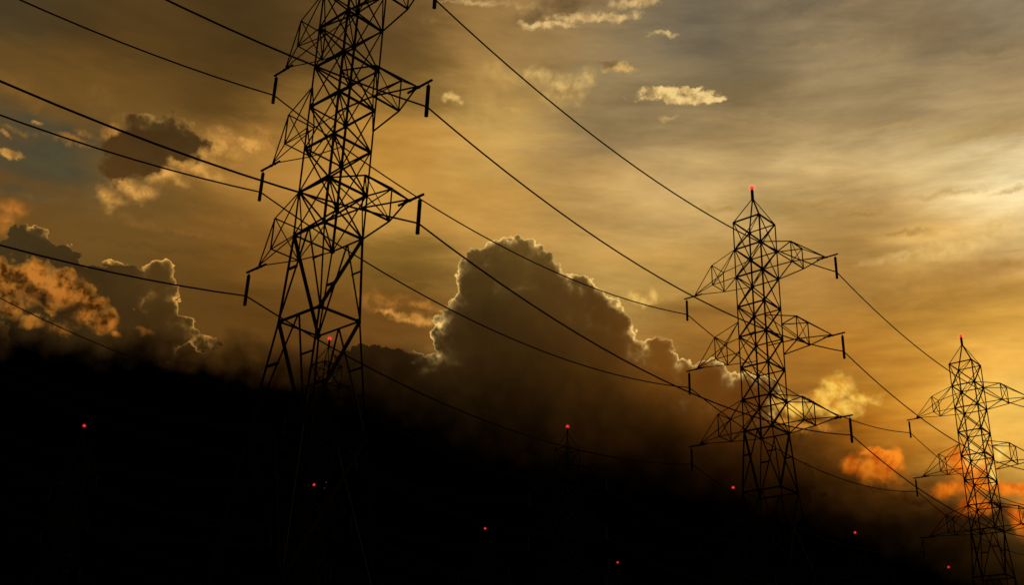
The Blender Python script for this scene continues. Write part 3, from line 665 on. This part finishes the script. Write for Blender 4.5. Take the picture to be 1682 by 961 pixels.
def detailed_pylon(label, loc, group):
    t = thing('lattice_pylon', label, 'pylon', loc, group)
    for c in CORN:
        bm = bmesh.new()
        for za, zb in ((0.3, Z[9]), (Z[9], Z[8]), (Z[8], Z[1])):
            angle_bar(bm, node(za, c), node(zb, c), W_LEG - (0.012 if zb <= Z[8] else 0), c[0] * c[1])
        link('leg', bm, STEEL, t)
    for kind, a, b, w in body_bars():
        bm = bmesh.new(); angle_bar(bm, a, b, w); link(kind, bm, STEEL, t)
    for k in range(1, 10):                                   # gusset plates where members meet a leg
        for c in CORN:
            p_ = node(Z[k], c); bm = bmesh.new()
            plate(bm, p_ - Vector((c[0] * 0.1, 0, 0)), (0.12, 0, 0), (0, 0, 0.12), 0.008)
            plate(bm, p_ - Vector((0, c[1] * 0.1, 0)), (0, 0.12, 0), (0, 0, 0.12), 0.008)
            link('gusset_plate', bm, STEEL, t)
    for s in (1, -1):
        for zb, zt in ARMS:
            bars, T = arm_bars(s, zb, zt)
            arm = link('cross_arm', tip_bar_bm(T, zb), STEEL, t)
            for kind, a, b, w in bars:
                bm = bmesh.new(); angle_bar(bm, a, b, w); link(kind, bm, STEEL, arm)
            link('insulator', insulator_bm(T, zb), INSUL, arm)
    lamp_parts(t); footings(t)
    return t
def simple_pylon(label, loc, group):                         # the same pylon with its members joined part by part
    t = thing('lattice_pylon', label, 'pylon', loc, group)
    bm = bmesh.new()
    for c in CORN:
        for za, zb in ((0.3, Z[9]), (Z[9], Z[8]), (Z[8], Z[1])):
            angle_bar(bm, node(za, c), node(zb, c), W_LEG, c[0] * c[1])
    for kind, a, b, w in body_bars(): angle_bar(bm, a, b, w)
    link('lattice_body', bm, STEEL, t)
    for s in (1, -1):
        for zb, zt in ARMS:
            bars, T = arm_bars(s, zb, zt)
            bm = tip_bar_bm(T, zb)
            for kind, a, b, w in bars: angle_bar(bm, a, b, w)
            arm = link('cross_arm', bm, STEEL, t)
            link('insulator', insulator_bm(T, zb), INSUL, arm)
    lamp_parts(t); footings(t)
    return t
KIDS = {}
def copy_tree(o, parent=None):
    c = o.copy(); COL.objects.link(c)
    if parent: c.parent = parent
    for ch in KIDS[o.name]: copy_tree(ch, c)
    return c
def index_children(o):
    KIDS[o.name] = list(o.children)
    for ch in o.children: index_children(ch)

# ------------------------------------------------------------------ ground
def ground():
    bm = bmesh.new()
    n, R = 48, 9000.0
    radii = [0, 20, 60, 140, 300, 700, 1600, 3600, R]
    prev = None
    for r in radii:
        ring = [bm.verts.new((r * math.cos(6.28318 * k / n), r * math.sin(6.28318 * k / n), 0 if r < 500 else -0.002 * r ** 0.9 * (1 + 0.2 * math.sin(k)))) for k in range(n)] if r else [bm.verts.new((0, 0, 0))]
        if prev:
            for k in range(n):
                if len(prev) == 1: bm.faces.new((prev[0], ring[k], ring[(k + 1) % n]))
                else: bm.faces.new((prev[k], ring[k], ring[(k + 1) % n], prev[(k + 1) % n]))
        prev = ring
    o = link('ground', bm, SOIL)
    o['kind'] = 'structure'; o['label'] = 'dark flat field under the power lines'
    return o
ground()

# ------------------------------------------------------------------ three parallel rows of pylons
SPAN = 44.05
ROW1 = (-43.86, 32.17)                                       # x of the row, y of its first pylon in view
ROW2 = (-101.77, 76.44)
ROW3 = (-160.71, 76.59)
G1, G2, G3 = 'pylons of the nearest power line', 'pylons of the middle power line', 'pylons of the farthest power line'
L1 = {1: 'tall lattice steel pylon at left centre, its peak cut off by the frame',
      2: 'middle-sized lattice pylon with red beacon on its peak, right of the big dark cloud',
      3: 'smallest silhouetted lattice pylon with red beacon, at the right edge against the orange glow'}
p1 = detailed_pylon(L1[1], (ROW1[0], ROW1[1], 0), G1)
index_children(p1)
for i in (2, 3):
    c = copy_tree(p1); c.location.y = ROW1[1] + (i - 1) * SPAN; c['label'] = L1[i]
s1 = simple_pylon('lattice pylon of the nearest line standing just beyond the right edge of the frame', (ROW1[0], ROW1[1] + 3 * SPAN, 0), G1)
index_children(s1)
c = copy_tree(s1); c.location.y = ROW1[1] - SPAN; c['label'] = 'lattice pylon of the nearest line standing beyond the left edge of the frame'
L2 = ['unlit pylon whose large red beacon glows behind the lower legs of the tallest pylon',
      'unlit pylon whose lone red beacon stands on a dark post below the big cumulus cloud',
      'unlit pylon under the red beacon just left of the legs of the middle-sized pylon',
      'unlit pylon under the red beacon midway between the middle-sized and smallest pylons',
      'unlit pylon under the red beacon close left of the legs of the smallest pylon']
for i, lab in [(-1, 'pylon of the middle line standing beyond the left edge of the frame')] + list(enumerate(L2)) + [(5, 'pylon of the middle line standing below the lower right corner of the frame')]:
    c = copy_tree(s1); c.location = (ROW2[0], ROW2[1] + i * SPAN, 0); c['label'] = lab; c['group'] = G2
L3 = ['unlit pylon with faint peak rafters under the leftmost red beacon in the black sky',
      'unlit pylon under the red beacon directly below the tallest pylon, low in the black bank',
      'unlit pylon under the small red beacon near the bottom edge at picture centre',
      'unlit pylon under the lowest and faintest red beacon, right of centre at the bottom edge']
for i, lab in [(-1, 'pylon of the farthest line standing beyond the left edge of the frame')] + list(enumerate(L3)) + [(4, 'pylon of the farthest line standing below the bottom edge of the frame')]:
    c = copy_tree(s1); c.location = (ROW3[0], ROW3[1] + i * SPAN, 0); c['label'] = lab; c['group'] = G3

def mast(loc, height):
    t = thing('light_mast', 'slim dark mast carrying two faint red lights beside the beacon below the tallest pylon', 'mast', loc)
    bm = bmesh.new()
    tri = [(math.cos(a), math.sin(a)) for a in (0.3, 2.394, 4.489)]
    for x, y in tri: angle_bar(bm, (x * 0.9, y * 0.9, 0), (x * 0.22, y * 0.22, height - 1.0), 0.09)
    link('mast_leg', bm, STEEL, t)
    bm = bmesh.new()
    for k in range(40):
        za, zb = height * k / 41, height * (k + 1) / 41
        w = 0.9 - 0.68 * (k + .5) / 41
        for i in range(3):
            a, b = tri[i], tri[(i + 1) % 3]
            angle_bar(bm, (a[0] * w, a[1] * w, za), (b[0] * w, b[1] * w, zb), 0.04)
            angle_bar(bm, (a[0] * w, a[1] * w, za), (b[0] * w, b[1] * w, za), 0.04)
    link('mast_lacing', bm, STEEL, t)
    for dz, rr, off in ((0.0, 0.2, (0, 0)), (-2.1, 0.17, (-0.35, -0.35))):
        bm = bmesh.new(); lathe(bm, [(0.07, height + dz - 0.5), (0.07, height + dz - rr)], 8, (*off, 0)); link('lamp_bracket', bm, STEEL, t)
        bm = bmesh.new(); bmesh.ops.create_uvsphere(bm, u_segments=12, v_segments=8, radius=rr, matrix=Matrix.Translation((*off, height + dz)))
        link('faint_lamp', bm, DIM, t, True)
mast((-317.3, 243.5, 0), 98.98)

# ------------------------------------------------------------------ conductors: one wire per arm, hung from pylon to pylon
SAG = 2.42
def conductor(row, first, last, s, k, label, group):
    zb = ARMS[k][0] - CLAMP
    pts = []
    n = 22
    for i in range(first, last):
        for j in range(n):
            u = j / n
            pts.append(Vector((row[0] + s * (TIP), row[1] + (i + u) * SPAN, zb - 4 * SAG * u * (1 - u))))
    pts.append(Vector((row[0] + s * TIP, row[1] + last * SPAN, zb)))
    o = pts[0].copy(); o.z = zb
    bm = bmesh.new(); tube(bm, [p_ - o for p_ in pts], 0.045, 6)
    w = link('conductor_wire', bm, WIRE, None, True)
    w.location = o
    w['label'], w['category'], w['group'] = label, 'power line', group
    return w
HN = ('top', 'middle', 'lowest')
for k in range(3):
    conductor(ROW1, -1, 3, 1, k, f'thick black wire slung from the {HN[k]} right-hand arms of the three big pylons', 'wires of the nearest power line')
    conductor(ROW1, -1, 3, -1, k, f'black wire slung from the {HN[k]} left-hand arms of the three big pylons', 'wires of the nearest power line')
LW2 = {(1, 0): 'thin wire entering at the left edge below the orange cloud and fading into the dark'}
for k in range(3):
    for s in (1, -1):
        side = 'right' if s > 0 else 'left'
        conductor(ROW2, -1, 5, s, k, LW2.get((s, k), f'barely visible wire on the {HN[k]} {side}-hand arms of the middle row of unlit pylons'), 'wires of the middle power line')
        conductor(ROW3, -1, 4, s, k, f'barely visible wire on the {HN[k]} {side}-hand arms of the farthest row of unlit pylons', 'wires of the farthest power line')
